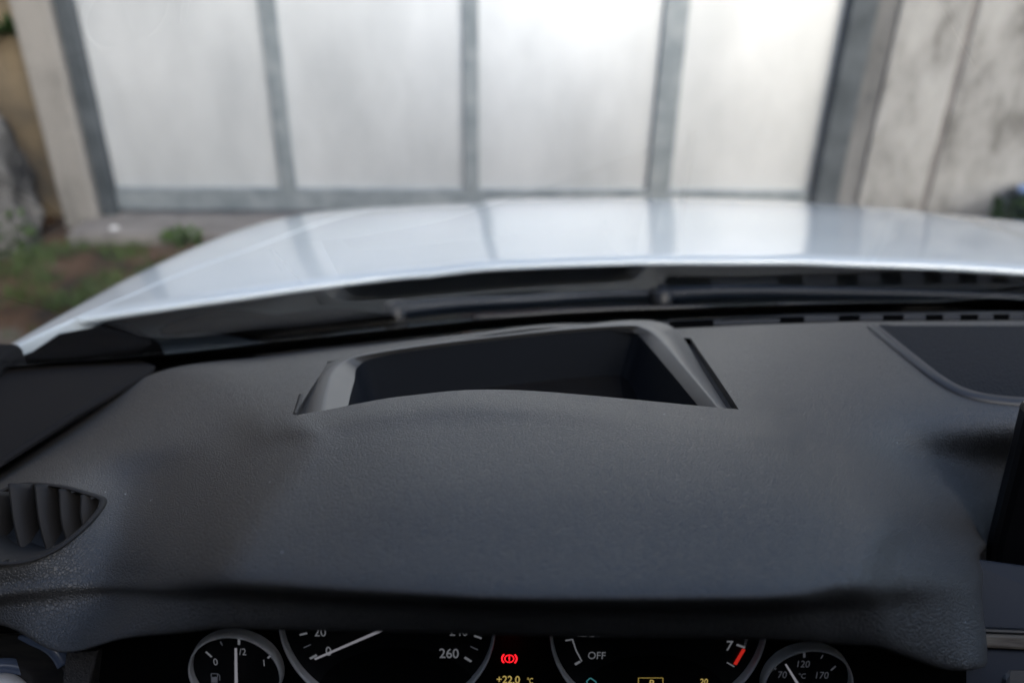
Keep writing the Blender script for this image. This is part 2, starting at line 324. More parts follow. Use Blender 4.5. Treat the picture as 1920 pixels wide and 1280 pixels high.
# ---- dashboard surface: control net (photo pixel x, y, height) -> points in space
Z = at_z
ROWS = [
 # R0 windscreen edge
 [(-140, 950, -.45), (0, 872, -.43), (140, 785, -.41), (300, 696, -.39), (600, 652, -.388), (850, 627, -.384), (1050, 608, -.382), (1270, 600, -.378), (1500, 589, -.377), (1720, 585, -.377), (1930, 583.5, -.377), (2250, 589, -.377)],
 # R1 far side of the head-up display well
 [(-120, 975, -.425), (30, 880, -.405), (180, 800, -.392), (370, 715, -.375), (614, 678, -.358), (850, 638, -.356), (1050, 614, -.356), (1295, 634, -.356), (1485, 620, -.36), (1720, 612, -.362), (1930, 608, -.362), (2250, 612, -.362)],
 # R2 crest of the hood
 [(-140, 995, -.40), (50, 893, -.378), (230, 842, -.370), (410, 806, -.350), (556, 778, -.316), (760, 742, -.300), (970, 731, -.296), (1385, 767, -.312), (1550, 770, -.332), (1730, 780, -.350), (1930, 795, -.352), (2250, 812, -.352)],
 # R3
 [(-150, 1045, -.37), (60, 945, -.356), (248, 900, -.372), (400, 872, -.343), (585, 836, -.301), (780, 805, -.289), (1000, 800, -.287), (1410, 828, -.295), (1585, 850, -.327), (1740, 866, -.386), (1930, 862, -.414), (2250, 880, -.44)],
 # R4
 [(-150, 1100, -.368), (75, 1010, -.358), (225, 985, -.372), (340, 975, -.346), (490, 955, -.301), (780, 915, -.283), (1000, 910, -.282), (1430, 925, -.287), (1655, 955, -.307), (1772, 965, -.378), (1852, 982, -.440), (1885, 1015, -.50)],
 # R5 lip
 [(-150, 1130, -.386), (60, 1085, -.376), (205, 1072, -.379), (300, 1078, -.349), (420, 1082, -.306), (760, 1100, -.2895), (1000, 1110, -.2875), (1430, 1108, -.2893), (1610, 1084, -.297), (1738, 1064, -.334), (1826, 1050, -.385), (1838, 1040, -.46)],
 # R6 front of the lip
 [(-150, 1150, -.400), (45, 1130, -.389), (190, 1128, -.392), (290, 1126, -.362), (430, 1120, -.330), (760, 1138, -.313), (1000, 1148, -.311), (1430, 1150, -.314), (1640, 1138, -.324), (1768, 1126, -.352), (1836, 1125, -.385), (1840, 1115, -.46)],
 # R7 bottom edge
 [(-150, 1150, -.415), (5, 1172, -.402), (112, 1222, -.404), (232, 1197, -.382), (420, 1178, -.352), (760, 1184, -.338), (1000, 1191, -.336), (1430, 1197, -.340), (1640, 1212, -.354), (1775, 1254, -.384), (1844, 1250, -.397), (1846, 1230, -.46)],
]
ctrl = [[at_z(*p) for p in r] for r in ROWS]
# the underside turns in, away from the driver
last = []
for j, p in enumerate(ctrl[-1]): last.append(p+Vector((0, .035, -.004)))
ctrl.append(last)
ctrl.append([p+Vector((0, .07, -.012)) for p in last])
NU, NV = 11, 11
tight = [a.lerp(b, .66)+Vector((0, 0, .0016)) for a, b in zip(ctrl[4], ctrl[5])]; tight2 = [a.lerp(b, .36)+Vector((0, -.0035, .0005)) for a, b in zip(ctrl[5], ctrl[6])]
ctrl = ctrl[:5]+[tight, ctrl[5], tight2]+ctrl[6:]
def tcols(r):
    a = [p.lerp(q, f) for p, q, f in ((r[3], r[4], .62), (r[4], r[5], .28), (r[7], r[8], .62), (r[8], r[9], .35))]
    return r[:4]+[a[0], r[4], a[1]]+r[5:8]+[a[2], r[8], a[3]]+r[9:]
ctrl = [tcols(r) for r in ctrl]; CL, CRR, CH = 5, 9, 14        # columns of the well's left and right edge, and of the hood's right end
G = netgrid(ctrl, NU, NV); nr, nc = G.shape[:2]
wgt = np.zeros((nr, nc))
for c0_, c1_ in ((3.2, 6.4), (9.4, 13.6)):
    for i in range(nr):
        for j in range(nc):
            a_ = min(i/NV-2.7, 8.0-i/NV)/.9; b_ = min(j/NU-c0_, c1_-j/NU)/.8; wgt[i, j] = max(wgt[i, j], min(1, max(0, a_))*min(1, max(0, b_)))
for _ in range(60):
    av = G.copy(); av[1:-1, 1:-1] = (G[:-2, 1:-1]+G[2:, 1:-1]+G[1:-1, :-2]+G[1:-1, 2:])/4; G = G+(av-G)*.6*wgt[..., None]
wgt = np.zeros((nr, nc))
for i in range(nr):
    for j in range(nc): wgt[i, j] = min(1, max(0, min(i/NV-1.6, 4.6-i/NV)/.6))*min(1, max(0, min(j/NU-10.2, 15.5-j/NU)/.8))
for _ in range(45):
    av = G.copy(); av[1:-1, 1:-1] = (G[:-2, 1:-1]+G[2:, 1:-1]+G[1:-1, :-2]+G[1:-1, 2:])/4; G = G+(av-G)*.6*wgt[..., None]
V = G.reshape(-1, 3)
hole = lambda i, j: NV <= i < 2*NV and CL*NU <= j < CRR*NU
# vent opening, photo outline
VENT = [(-60, 985), (-30, 945), (5, 920), (45, 907), (110, 911), (160, 924), (192, 938), (176, 968), (140, 1003), (95, 1034), (40, 1052), (-30, 1050), (-70, 1020)]
def inside(x, y, poly):
    c = False
    for (x0, y0), (x1, y1) in zip(poly, poly[1:]+poly[:1]):
        if (y0 > y) != (y1 > y) and x < (x1-x0)*(y-y0)/(y1-y0)+x0: c = not c
    return c
MCT = MC.transposed()
def proj(p):
    q = MCT @ Vector(p); return 960-F*q.x/q.z, 640+F*q.y/q.z
full = gridfaces(nr, nc, hole)
BV = BVHTree.FromPolygons([tuple(v) for v in V], full)
def hit(px, py, up=0):
    for k in range(60):                      # step left off the edge of an opening
        h = hit1(px-k, py, up)
        if h is not None: return h
def hit1(px, py, up=0):
    r = ray(px, py).normalized(); h = BV.ray_cast(Vector((0, 0, 0)), r)
    if h[0] is None: return None
    n = h[1] if h[1].dot(r) < 0 else -h[1]
    return h[0]+n*up
def invent(f):
    c = sum((Vector(V[i]) for i in f), Vector())/4; x, y = proj(c); return inside(x, y, VENT) and c.y < .75
full = [f for f in full if not invent(f)]
def is_hood(f):
    i, j = divmod(f[0], nc); return i >= 2*NV and 3*NU <= j < CH*NU
me_all = mesh_from(V, full); nrm = [v.normal.copy() for v in me_all.vertices]
def sub(name, fs, parent):
    ids = sorted({i for f in fs for i in f}); mp = {a: b for b, a in enumerate(ids)}
    me = mesh_from([V[i] for i in ids], [tuple(mp[i] for i in f) for f in fs])
    me.normals_split_custom_set_from_vertices([nrm[i] for i in ids])
    return link_obj(name, me, M_DASH, parent)
dash = sub('dashboard', [f for f in full if not is_hood(f)], car)
hood = sub('instrument_hood', [f for f in full if is_hood(f)], car)
# dash edge turned down along the well and at the rear
def skirt(idx, d, name, m, parent):
    P = [Vector(V[i]) for i in idx]; v, f = loft([P, [p+d*.3+Vector((0, 0, -.002)) for p in P], [p+d for p in P]], False); return mk(name, v, f, m, parent)
skirt([i*nc+CRR*NU for i in range(NV, 2*NV+1)], Vector((.002, 0, -.05)), 'well_side', M_DASH, dash)
skirt([i*nc+CL*NU for i in range(NV, 2*NV+1)], Vector((0, 0, -.05)), 'well_side', M_DASH, dash)
skirt([2*NV*nc+j for j in range(CL*NU, CRR*NU+1)], Vector((0, -.004, -.08)), 'well_side', M_WELL, hood)
skirt([j for j in range(2*NU, nc)], Vector((0, .003, -.07)), 'rear_edge', M_HOLE, dash)  # drop coloured black so the gap before the glass stays dark
# ---- head-up display surround
def pz(l): return [list(at_z(*p)) for p in l]
NB = 8
outer = [(560, 779, -.324), (571, 740, -.337), (588, 704, -.350), (618, 679, -.359), (700, 660, -.359), (850, 637, -.358), (1050, 613, -.358), (1180, 600, -.358), (1245, 606, -.358), (1280, 632, -.354), (1315, 690, -.34), (1366, 770, -.318)]
ridge = [(604, 775, -.312), (612, 735, -.325), (622, 700, -.338), (648, 677, -.347), (705, 662, -.350), (850, 641, -.350), (1050, 619, -.350), (1172, 611, -.350), (1208, 616, -.350), (1238, 636, -.345), (1285, 690, -.33), (1352, 770, -.31)]
inner = [(650, 775, -.323), (656, 745, -.333), (664, 715, -.345), (672, 686, -.356), (715, 668, -.356), (852, 647, -.355), (1050, 625, -.355), (1168, 617, -.355), (1190, 624, -.357), (1208, 640, -.357), (1255, 695, -.343), (1315, 768, -.325)]
Lo, Lr, Li = [cr(pz(l), NB) for l in (outer, ridge, inner)]
mid1 = Lo*.10+Lr*.90+np.array([0, 0, .0003]); mid2 = Lr*.88+Li*.12+np.array([0, 0, .0004])
Lf = Li.copy(); cx, cy = Li[:, 0].mean(), Li[:, 1].mean()
Lf[:, 0] = cx+(Li[:, 0]-cx)*.93; Lf[:, 1] = cy+(Li[:, 1]-cy)*.93; Lf[:, 2] = -.405
strip_later = True
hud = mk('display_surround', *loft([Lo+np.array([0, 0, -.02]), Lo, mid1, Lr, mid2, Li], False), M_RIM, car)
Lk = Li.copy(); Lk[:, 2] -= .006
mk('well_wall', *loft([Li, Lk, Lf], False), M_WELL, hud)
fl = [Vector(p) for p in Lf]
me = mesh_from(fl+[Vector((p.x, p.y-.02, p.z)) for p in (fl[-1], fl[0])], [tuple(range(len(fl)+2))], False); link_obj('projector_cover', me, M_GLOSS, hud)
eR = [Vector(V[i*nc+CRR*NU]) for i in range(NV, 2*NV+1)]; oR = [Vector(p) for p in Lo[len(Lo)-1-2*NB:]]; oR = [oR[round(i*(len(oR)-1)/NV)] for i in range(NV+1)]
mk('groove', *loft([[p+Vector((.004, 0, -.002)) for p in eR], [p.lerp(q, .5)+Vector((0, 0, -.010)) for p, q in zip(eR, oR)], [p+Vector((-.004, 0, -.003)) for p in oR]], False), M_LOUV, dash)
# ---- patches that follow the dashboard
def patch(name, outl, m, parent, up=.0015, rings=8, n=6, closed_n=True):
    P = cr(outl, n, True); c = P.mean(0); L = []
    for k in range(rings+1): L.append([hit(*(c+(P-c)*(1-k/rings*.999)), up) for _ in [0] for P_ in [0]] if False else [hit(*(c+(q-c)*(1-k/rings*.999)), up) for q in P])
    for l in L:
        for i in range(len(l)):
            if l[i] is None: l[i] = next(x for x in l if x is not None)
    L = [[p-Vector((0, 0, .004)) for p in L[0]]]+L
    return mk(name, *loft(L), m, parent)
def strip(name, A_, B_, m, parent, up=.002, n=10, drop=.004):
    a = cr(A_, n); b = cr(B_, n); a3 = [hit(*q, up) for q in a]; b3 = [hit(*q, up) for q in b]
    L = [[p-Vector((0, 0, drop)) for p in a3], a3, [(p+q)*.5+Vector((0, 0, .0006)) for p, q in zip(a3, b3)], b3, [p-Vector((0, 0, drop)) for p in b3]]
    return mk(name, *loft(L, False), m, parent)
GR_O = [(1625, 613), (1700, 675), (1750, 714), (1800, 741), (1860, 755), (1960, 763), (2200, 772)]
GR_I = [(1648, 613), (1722, 672), (1768, 707), (1812, 730), (1868, 742), (1960, 748), (2200, 756)]
M_GRIL = mat('speaker_mesh', (.010, .011, .014), .75, 0, .2)
vg = nd(M_GRIL, 'ShaderNodeTexVoronoi'); vg.inputs['Scale'].default_value = 420; lk(M_GRIL, coords(M_GRIL), vg.inputs['Vector']); bump(M_GRIL, vg.outputs['Distance'], .6, .001)
M_BORD = mat('grille_border', (.026, .027, .032), .5)
strip('grille_border', GR_O, GR_I, M_BORD, dash, .0013)
a3 = [hit(*q, .0012) for q in cr(GR_I, 8)]; b3 = [hit(x, 612.5, .0012) for x in np.linspace(1650, 2200, len(a3))]
L = [[p*(1-k/10)+q*(k/10) for p, q in zip(a3, b3)] for k in range(11)]
for l in L[1:-1]:
    for i, p in enumerate(l):
        h = hit(*proj(p), .0012)
        if h is not None: l[i] = h
mk('speaker_grille', *loft(L, False), M_GRIL, dash)
mk_slit = strip('seam', [(561, 740), (556, 757), (550, 776)], [(568, 742), (564, 758), (559, 776)], M_WELL, dash, .0006, 4) if hit(560, 760) else None
# defroster outlet: black strip on the surface for the shade in its slots, bars over it
def rowpt(x, f):   # f: 0 at windscreen edge .. 1 at near edge of the outlet
    y0 = np.interp(x, [1240, 1400, 1600, 1920, 2300], [603, 596, 590.5, 588, 592]); y1 = np.interp(x, [1240, 1400, 1600, 1920, 2300], [617, 609, 602.5, 600.5, 604])
    return (x, y0+(y1-y0)*f)
xs = list(np.linspace(1240, 2150, 24))
strip('defroster_outlet', [rowpt(x, .05) for x in xs], [rowpt(x, 1) for x in xs], M_HOLE, dash, .0004, 3)
for x0, x1 in [(1236, 1255), (1338, 1352), (1352, 1462), (1508, 1572), (1612, 1655), (1694, 1735), (1768, 1800), (1834, 1862), (1892, 1920), (1950, 1980)]:
    dark = (x0, x1) == (1352, 1462)
    strip('louvre', [rowpt(x, .12 if not dark else .3) for x in (x0, (x0+x1)/2, x1)], [rowpt(x, .93) for x in (x0, (x0+x1)/2, x1)], M_LOUV, dash, .0010 if not dark else .0008, 3)
# ---- air vent
vp = cr(VENT, 5, True)
v3 = []
for q in vp:
    h = None
    r = ray(*q).normalized(); h = BV.ray_cast(Vector((0, 0, 0)), r); v3.append(h[0] if h[0] is not None else at_d(q[0], q[1], .62))
v3 = np.array([list(p) for p in v3]); vc = v3.mean(0)
vent_n = np.array([.15, -.8, .58]); vent_n /= np.linalg.norm(vent_n)
def shr(k, dn): return vc+(v3-vc)*k+vent_n*dn
vent = mk('air_vent', *loft([shr(1.06, -.004), shr(1.05, .0015), shr(.985, .003), shr(.965, .001), shr(.90, -.006), shr(.885, -.012), shr(.86, -.05)]), M_VENT, car)
me = mesh_from(shr(.87, -.045), [tuple(range(len(v3)))], False); link_obj('duct', me, M_BLACK, vent)
# slats: curved blades standing in the duct
def vpt(px, py, dn):
    p0 = Vector(vc+vent_n*dn); return at_pl(px, py, p0, Vector(vent_n))
for (xt, yt, xb, yb) in [(-25, 935, -10, 1055), (17, 920, 47, 1055), (66, 922, 90, 1036), (112, 930, 125, 1012), (153, 941, 157, 987)]:
    yt -= 14; yb += 26; xb += 8
    fr = cr([vpt(xt, yt, -.010), vpt((xt+xb)/2-6, (yt+yb)/2, -.007), vpt(xb, yb, -.010)], 8)
    bk = cr([vpt(xt+64, yt+2, -.04), vpt((xt+xb)/2+60, (yt+yb)/2, -.04), vpt(xb+70, yb, -.04)], 8)
    o = mk('slat', *loft([fr, fr*.55+bk*.45+vent_n*-.002, bk], False), M_VENT, vent); solid(o, .0022, 0)
# ---- windscreen
GL = [(0, 688, -.405), (250, 669, -.398), (600, 631, -.384), (850, 604, -.380), (1050, 588, -.378), (1270, 578, -.378), (1500, 571, -.378), (1720, 568, -.378), (1930, 567, -.378)]
gq = [list(at_z(*p)) for p in GL]; mir = lambda p: [2*XC-p[0], p[1], p[2]]; gq = [[XC-.985, .655, -.410]]+gq+[mir(gq[2]), mir(gq[1]), mir(gq[0]), [XC+.985, .655, -.410]]
gl = cr(gq, 6)
gd = np.array([0, -math.cos(R(29)), math.sin(R(29))])
def gp(base, t):
    p = base+gd*t; k = 1-.34*max(0, t); p[0] = XC+(p[0]-XC)*k; p[2] += .05*t*(1-t)*0; return p
TS = [-.15, -.10, -.05, -.02, 0, .03, .08, .2, .35, .5, .65, .80, .92]
wind = mk('windscreen', *loft([[gp(p.copy(), t) for p in gl] for t in TS], False), M_GLASS, car)
def off(L_, d): return [[q+np.array([0, -math.sin(R(29)), -math.cos(R(29))])*d for q in l] for l in L_]
FB = np.interp(range(len(gl)), [0, 6, 14, 24, 30, 42, len(gl)-1], [.03, .026, .024, .020, .026, .026, .026])
fr_ = off([[gp(p.copy(), t0+(f-t0)*s) for p, f in zip(gl, FB)] for t0, s in ((-.15, 0), (-.15, .35), (-.15, .7), (-.15, 1))], .0015)
M_FRIT = mat('black_ceramic_band', (.004, .004, .004), .3)
mk('ceramic_band', *loft(fr_, False), M_FRIT, wind)
rd = random.Random(3); dv = []; df = []
for _ in range(150):
    i_ = rd.uniform(4, len(gl)-5); a_ = gl[int(i_)]*(1-i_ % 1)+gl[int(i_)+1]*(i_ % 1); c_ = Vector(gp(a_.copy(), rd.uniform(.01, .42)))+Vector((0, .5, .87))*.0015; q_ = rd.uniform(.0004, .0010)*(1.6 if rd.random() < .1 else 1); b_ = len(dv)
    dv += [c_+Vector((math.cos(t), math.sin(t)*.87, -math.sin(t)*.5))*q_*rd.uniform(.7, 1.2) for t in np.linspace(0, 6.28, 7)[:-1]]; df.append(tuple(range(b_, b_+6)))
ds = mk('dust_specks', dv, df, mat('pale_dust', (.5, .49, .46), .9, 0, .1), wind, False); ds['kind'] = 'stuff'
# ---- bonnet
def bz(x, y):
    d = abs(x-XC); zc = np.interp(y, YY, ZZ)
    dome = .007*(1-np.clip((d-.40)/.10, 0, 1)**2*(3-2*np.clip((d-.40)/.10, 0, 1)))
    return zc-.060*d*d+dome-.007-.35*max(0, d-.80)**2
cy_ = cr([[.6, -.368], [.95, -.380], [1.2, -.412], [1.45, -.458], [1.7, -.525], [1.9, -.60], [2.1, -.70], [2.22, -.86]], 12); YY, ZZ = cy_[:, 0], cy_[:, 1]
def b_hit(px, py):
    r = ray(px, py); lo, hi = .3, 2.2
    prev = None
    for k in range(400):
        d = .5+k*.005; p = r*d; s = p.z-bz(p.x, p.y)
        if s < 0: return p
        prev = p
    return None
rear = [(-60, 676), (0, 655), (100, 612), (200, 592), (300, 578), (450, 559), (600, 541), (750, 525), (900, 510), (1050, 503), (1200, 499), (1400, 498), (1600, 499), (1760, 502), (1920, 506)]
RP = [b_hit(p[0], p[1]-6-8*min(1, max(0, (p[0]-300)/500))) for p in rear]
print('REAR', [tuple(round(c, 3) for c in p) if p else None for p in RP])
RP = [p for p in RP if p]
rx = np.array([p.x for p in RP]); ry = np.array([p.y for p in RP])
ryl = lambda x: float(np.interp(XC-abs(x-XC) if True else x, rx, ry)) if XC-abs(x-XC) >= rx[0] else float(ry[0]-(rx[0]-(XC-abs(x-XC)))*1.0)
HW = [(.3, .99), (.6, .985), (.8, .975), (1.2, .962), (1.5, .93), (1.75, .875), (1.95, .78), (2.1, .65), (2.2, .5)]     # half width of the wings by y
hw = lambda y: float(np.interp(y, [a for a, b in HW], [b for a, b in HW]))
SL = [(.5, 1.02), (.75, .975), (.83, .935), (.94, .862), (1.15, .768), (1.53, .665), (1.9, .59), (2.22, .5)]                              # shut line
sl_ = lambda y: float(np.interp(y, [a for a, b in SL], [b for a, b in SL]))
yend = 2.2
def brow(x0f, x1f, nx, ny, ys):
    pass
bon = []; NX, NY = 64, 48
for i in range(NY+1):
    row = []
    for j in range(NX+1):
        s = -1+2*j/NX; t = i/NY
        x = XC+s*.95; y0 = ryl(x); y = y0+(yend-y0)*t
        for _ in range(3):
            x = XC+s*(sl_(y)-.002); y0 = ryl(x); y = y0+(yend-y0)*t
        row.append(Vector((x, y, bz(x, y))))
    bon.append(row)
edge = [p+Vector((0, -.005, -.003)) for p in bon[0]]; edge2 = [p+Vector((0, -.004, -.009)) for p in bon[0]]; edge3 = [p+Vector((0, .012, -.012)) for p in bon[0]]
bonnet = mk('bonnet', *loft([edge3, edge2, edge]+bon, False), M_PAINT, car)
for sgn in (-1, 1):
    rows_ = []
    for i in range(60):
        y = .25+(yend-.25)*i/59; a, b = sl_(y)+.002, hw(y); row = []
        z0_ = bz(XC+sgn*a, y)
        for dx, dz in ((0, -.02), (0, -.006), (.0006, -.002)): row.append(Vector((XC+sgn*(a+dx), y, z0_+dz)))
        for k in range(11):
            d = a+.002+(b-a-.002)*(k-2)/8 if k > 2 else a+.002+.0015*k; kk = max(0, k-2); u = max(0, (kk/8-.4)/.6); row.append(Vector((XC+sgn*d, y, bz(XC+sgn*d, y)-.03*u**3)))
        for dz, dx in ((.03, .004), (.09, .012), (.25, .02), (.5, .02), (.75, .0)):
            row.append(Vector((XC+sgn*(b+dx), y, bz(XC+sgn*b, y)-.03-dz)))
        rows_.append(row)
    f0 = max(0, next(i for i, r_ in enumerate(rows_) if r_[3].y > .74))
    mk('wing', *loft(rows_[f0:], False), M_PAINT, car)
# nose below the bonnet edge
nose = [[Vector((p.x, p.y+dy, p.z+dz)) for p in bon[-1]] for dy, dz in ((.004, -.004), (.03, -.05), (.05, -.2), (.03, -.38))]
mk('bumper', *loft(nose, False), M_PAINT, car)
# ---- cowl, wipers
RE = [Vector(V[j]) for j in range(2*NU, nc)]

gb = [gp(p.copy(), -.15) for p in gl]
cw = [[Vector(p)+Vector((0, a, b)) for p in gb] for a, b in ((-.02, .004), (.0, .006), (.03, .004), (.05, -.006), (.10, -.010), (.25, -.03))]
GB2 = [Vector(p) for p in gb]; GB2 = [GB2[round(i*(len(GB2)-1)/(len(RE)-1))] for i in range(len(RE))]
mk('light_block_sheet', *loft([[p+Vector((0, .003, -.068)) for p in RE], [p+Vector((0, .01, -.02)) for p in GB2], [p+Vector((0, .06, -.05)) for p in GB2]], False), M_HOLE, car)  # added black sheet, shuts stray light out of the gap under the dash
mk('cowl_panel', *loft(cw, False), M_COWL, car)
M_WIPE = mat('wiper_satin_black', (.006, .010, .017), .5, 0, .3)
def wiper(pts, zb, base):
    P = [at_z(x, y, zb+dz) for x, y, dz in pts]; Q = cr([list(p) for p in P], 8); n_ = len(Q)
    bm = bmesh.new(); tube(bm, Q, [.011-.006*i/n_ for i in range(n_)], 10); o = bobj('wiper', bm, M_WIPE, car, True)
    bm = bmesh.new(); tube(bm, [Vector(q)+Vector((0, -.022, -.010)) for q in Q[n_//3:]], .005); bobj('blade', bm, M_BLACK, o, True)
    bm = bmesh.new(); q = at_z(*base, zb); tube(bm, [q+Vector((0, 0, -.03)), q+Vector((0, 0, .010))], .015, 16); bobj('pivot', bm, M_BLACK, o, True)
wiper([(742, 582, 0), (850, 570, .002), (960, 564, .003), (1150, 553, .002), (1330, 551, 0)], -.428, (742, 584))
wiper([(1235, 552, 0), (1380, 546, .002), (1560, 548, .003), (1750, 552, .002), (1990, 560, 0)], -.425, (1240, 554))
bm = bmesh.new(); tube(bm, cr([list(at_z(x, y, -.43)) for x, y in ((300, 622), (380, 606), (450, 607), (520, 617), (600, 606), (660, 599), (740, 600))], 6), [.004+.014*math.sin(math.pi*min(1, i/36))**.6 for i in range(37)], 10); bobj('wavy_black_tube', bm, M_HOLE, car, True)  # black tube laid in a wave along the windscreen base
# ---- instruments
GP0 = at_d(960, 1240, .515); GNN = Vector((0, -math.cos(R(9)), math.sin(R(9)))); GEX = Vector((1, 0, 0)); GEY = GNN.cross(GEX)
if GEY.z < 0: GEY = -GEY
def gpt(px, py, up=0): return at_pl(px, py, GP0+GNN*up, GNN)
GMX = lambda p: Matrix(((GEX.x, GEY.x, GNN.x, p.x), (GEX.y, GEY.y, GNN.y, p.y), (GEX.z, GEY.z, GNN.z, p.z), (0, 0, 0, 1)))
def glow(name, c, s): return mat(name, tuple(x*.6 for x in c), .5, 0, .3, 0, .03, c, s)
M_MARK = glow('dial_print', (.60, .62, .68), .055); M_MARKD = glow('dim_dial_print', (.4, .42, .50), .03)
M_NEED = glow('needle_white', (.75, .74, .82), .075); M_RED = glow('red_band', (.8, .03, .02), .16)
M_LAMP = mat('red_warning_light', (.3, .0, .0), .5, emit=(1, .012, .02), es=.9)
M_AMB = mat('amber_readout', (.1, .08, .02), .5, emit=(.75, .55, .16), es=.17)
M_AMBD = mat('dim_amber_readout', (.1, .08, .02), .5, emit=(.7, .5, .12), es=.13)
M_TEAL = mat('teal_readout', (.02, .05, .05), .5, emit=(.08, .35, .38), es=.12)
for m_ in (M_MARK, M_MARKD, M_NEED): inp(bsdf(m_), 'Base Color', (.12, .12, .13, 1))
M_FACE = mat('dial_face_black', (.006, .006, .0065), .6, 0, .2); M_PANELB = mat('cluster_black', (.003, .003, .003), .6, 0, .1)
def add_text(bm, s, px, py, hpx, up=.0012, sx=1.0, bold=.0):
    c = bpy.data.curves.new('t', 'FONT'); c.body = s; c.align_x = 'CENTER'; c.align_y = 'CENTER'; c.size = 1; c.offset = bold; c.resolution_u = 4
    o = bpy.data.objects.new('t', c); COL.objects.link(o); dg = bpy.context.evaluated_depsgraph_get(); dg.update()
    me = bpy.data.meshes.new_from_object(o.evaluated_get(dg)); bpy.data.objects.remove(o); bpy.data.curves.remove(c)
    ys = [v.co.y for v in me.vertices]; xs_ = [v.co.x for v in me.vertices]; cyy = (max(ys)+min(ys))/2; cxx = (max(xs_)+min(xs_))/2
    p = gpt(px, py, up); d = -(MCT @ p).z; h = (gpt(px, py-hpx/2, up)-gpt(px, py+hpx/2, up)).dot(GEY)
    k = h/.72                                                     # capital height of the built-in face
    kx = hpx*d/F/.72*sx
    T = GMX(p) @ Matrix.Diagonal((kx, k, 1, 1)) @ Matrix.Translation((-cxx, -cyy, 0)); me.transform(T); bm.from_mesh(me); bpy.data.meshes.remove(me)
def add_line(bm, x0, y0, x1, y1, wpx, up=.0012, w2=None):
    a, b = gpt(x0, y0, up), gpt(x1, y1, up); d = (b-a).normalized(); s = GNN.cross(d); k = -(MCT @ a).z/F
    w0 = wpx*k/2; w1 = (w2 if w2 else wpx)*k/2
    q = [bm.verts.new(v) for v in (a-s*w0, b-s*w1, b+s*w1, a+s*w0)]; bm.faces.new(q)
def add_poly(bm, pts, up=.0012): bm.faces.new([bm.verts.new(gpt(x, y, up)) for x, y in pts])
def add_arc(bm, px, py, rpx, a0, a1, wpx, up=.0012, n=24):
    c = gpt(px, py, up); k = -(MCT @ c).z/F; r0, r1 = (rpx-wpx/2)*k, (rpx+wpx/2)*k; pr = None
    for i in range(n+1):
        a = R(a0+(a1-a0)*i/n); d = GEX*math.cos(a)+GEY*math.sin(a); q = (bm.verts.new(c+d*r0), bm.verts.new(c+d*r1))
        if pr: bm.faces.new((pr[0], q[0], q[1], pr[1]))
        pr = q
def disc(name, c, rad, m, parent, up, n=72):
    return mk(name, [c+GNN*up+(GEX*math.cos(a)+GEY*math.sin(a))*rad for a in np.linspace(0, 2*math.pi, n, endpoint=False)], [tuple(range(n))], m, parent, False)
def gauge(name, px, py, rpx, wpx):
    c = gpt(px, py); k = -(MCT @ c).z/F; rad = rpx*k; wr = wpx*k
    bm = bmesh.new(); n = 110; prof = [(-.5, -.002), (-.45, .004), (-.15, .0062), (.2, .0058), (.45, .003), (.5, -.002)]; rings = []
    for i in range(n):
        a = 2*math.pi*i/n; d = GEX*math.cos(a)+GEY*math.sin(a); rings.append([bm.verts.new(c+d*(rad+w_*wr)+GNN*u) for w_, u in prof])
    for i in range(n):
        a, b = rings[i], rings[(i+1) % n]
        for q in range(len(prof)-1): bm.faces.new((a[q], a[q+1], b[q+1], b[q]))
    root = thing(name, '', '', c); del root['label']; del root['category']; root.parent = car; root.matrix_parent_inverse = abs_mat(car).inverted()
    bobj('bezel', bm, M_SATIN, root, True); disc('dial_face', c, rad-wr*.3, M_FACE, root, .0)
    return root, c, rad
clus = thing('instrument_panel', '', '', gpt(960, 1240)); del clus['label']; del clus['category']; clus.parent = car; clus.matrix_parent_inverse = abs_mat(car).inverted()
bm = bmesh.new(); add_poly(bm, [(200, 1165), (1800, 1165), (1812, 1230), (1812, 1500), (165, 1500), (165, 1215)], -.010); bobj('backing', bm, M_PANELB, clus)
def put(bm, it):
    if it[0] == 't': add_text(bm, *it[1:])
    elif it[0] == 'l': add_line(bm, *it[1:])
    elif it[0] == 'a': add_arc(bm, *it[1:])
    elif it[0] == 'p': add_poly(bm, *it[1:])
def marks(root, items, m=M_MARK, name=None):
    if name:                                    # one symbol
        bm = bmesh.new()
        for it in items: put(bm, it)
        return bobj(name, bm, m, root)
    for it in items:
        bm = bmesh.new(); put(bm, it)
        bobj('tick_mark' if it[0] == 'l' else 'lettering' if it[1].isalpha() else 'numeral', bm, m, root)
fu, c, rad = gauge('fuel_gauge', 445, 1253, 84.5, 5)
marks(fu, [('l', 386, 1221, 397, 1231, 4), ('l', 448, 1196, 448, 1208, 4.5), ('l', 512, 1224, 502, 1233, 4), ('t', '0', 404, 1240, 13), ('t', '1/2', 452, 1221, 13), ('t', '1', 495, 1242, 13) ])
marks(fu, [('p', [(396, 1268), (408, 1268), (408, 1279), (396, 1279)]), ('l', 396, 1262, 396, 1268, 1.8), ('l', 396, 1262, 408, 1262, 1.8), ('l', 408, 1262, 408, 1268, 1.8), ('l', 409, 1262, 412, 1266, 1.5), ('l', 412, 1266, 412, 1275, 1.5)], M_MARKD, 'pump_symbol')
marks(fu, [('l', 413, 1202, 417, 1209, 2.2), ('l', 485, 1204, 481, 1211, 2.2)], M_MARKD)
bm = bmesh.new(); add_line(bm, 442, 1214, 443, 1292, 4.5, .006, 6.5); bobj('needle', bm, M_NEED, fu); disc('hub', gpt(448, 1288), .009, M_GLOSS, fu, .008, 32)
sp, c, rad = gauge('speedometer', 728, 1169, 199, 6.5)
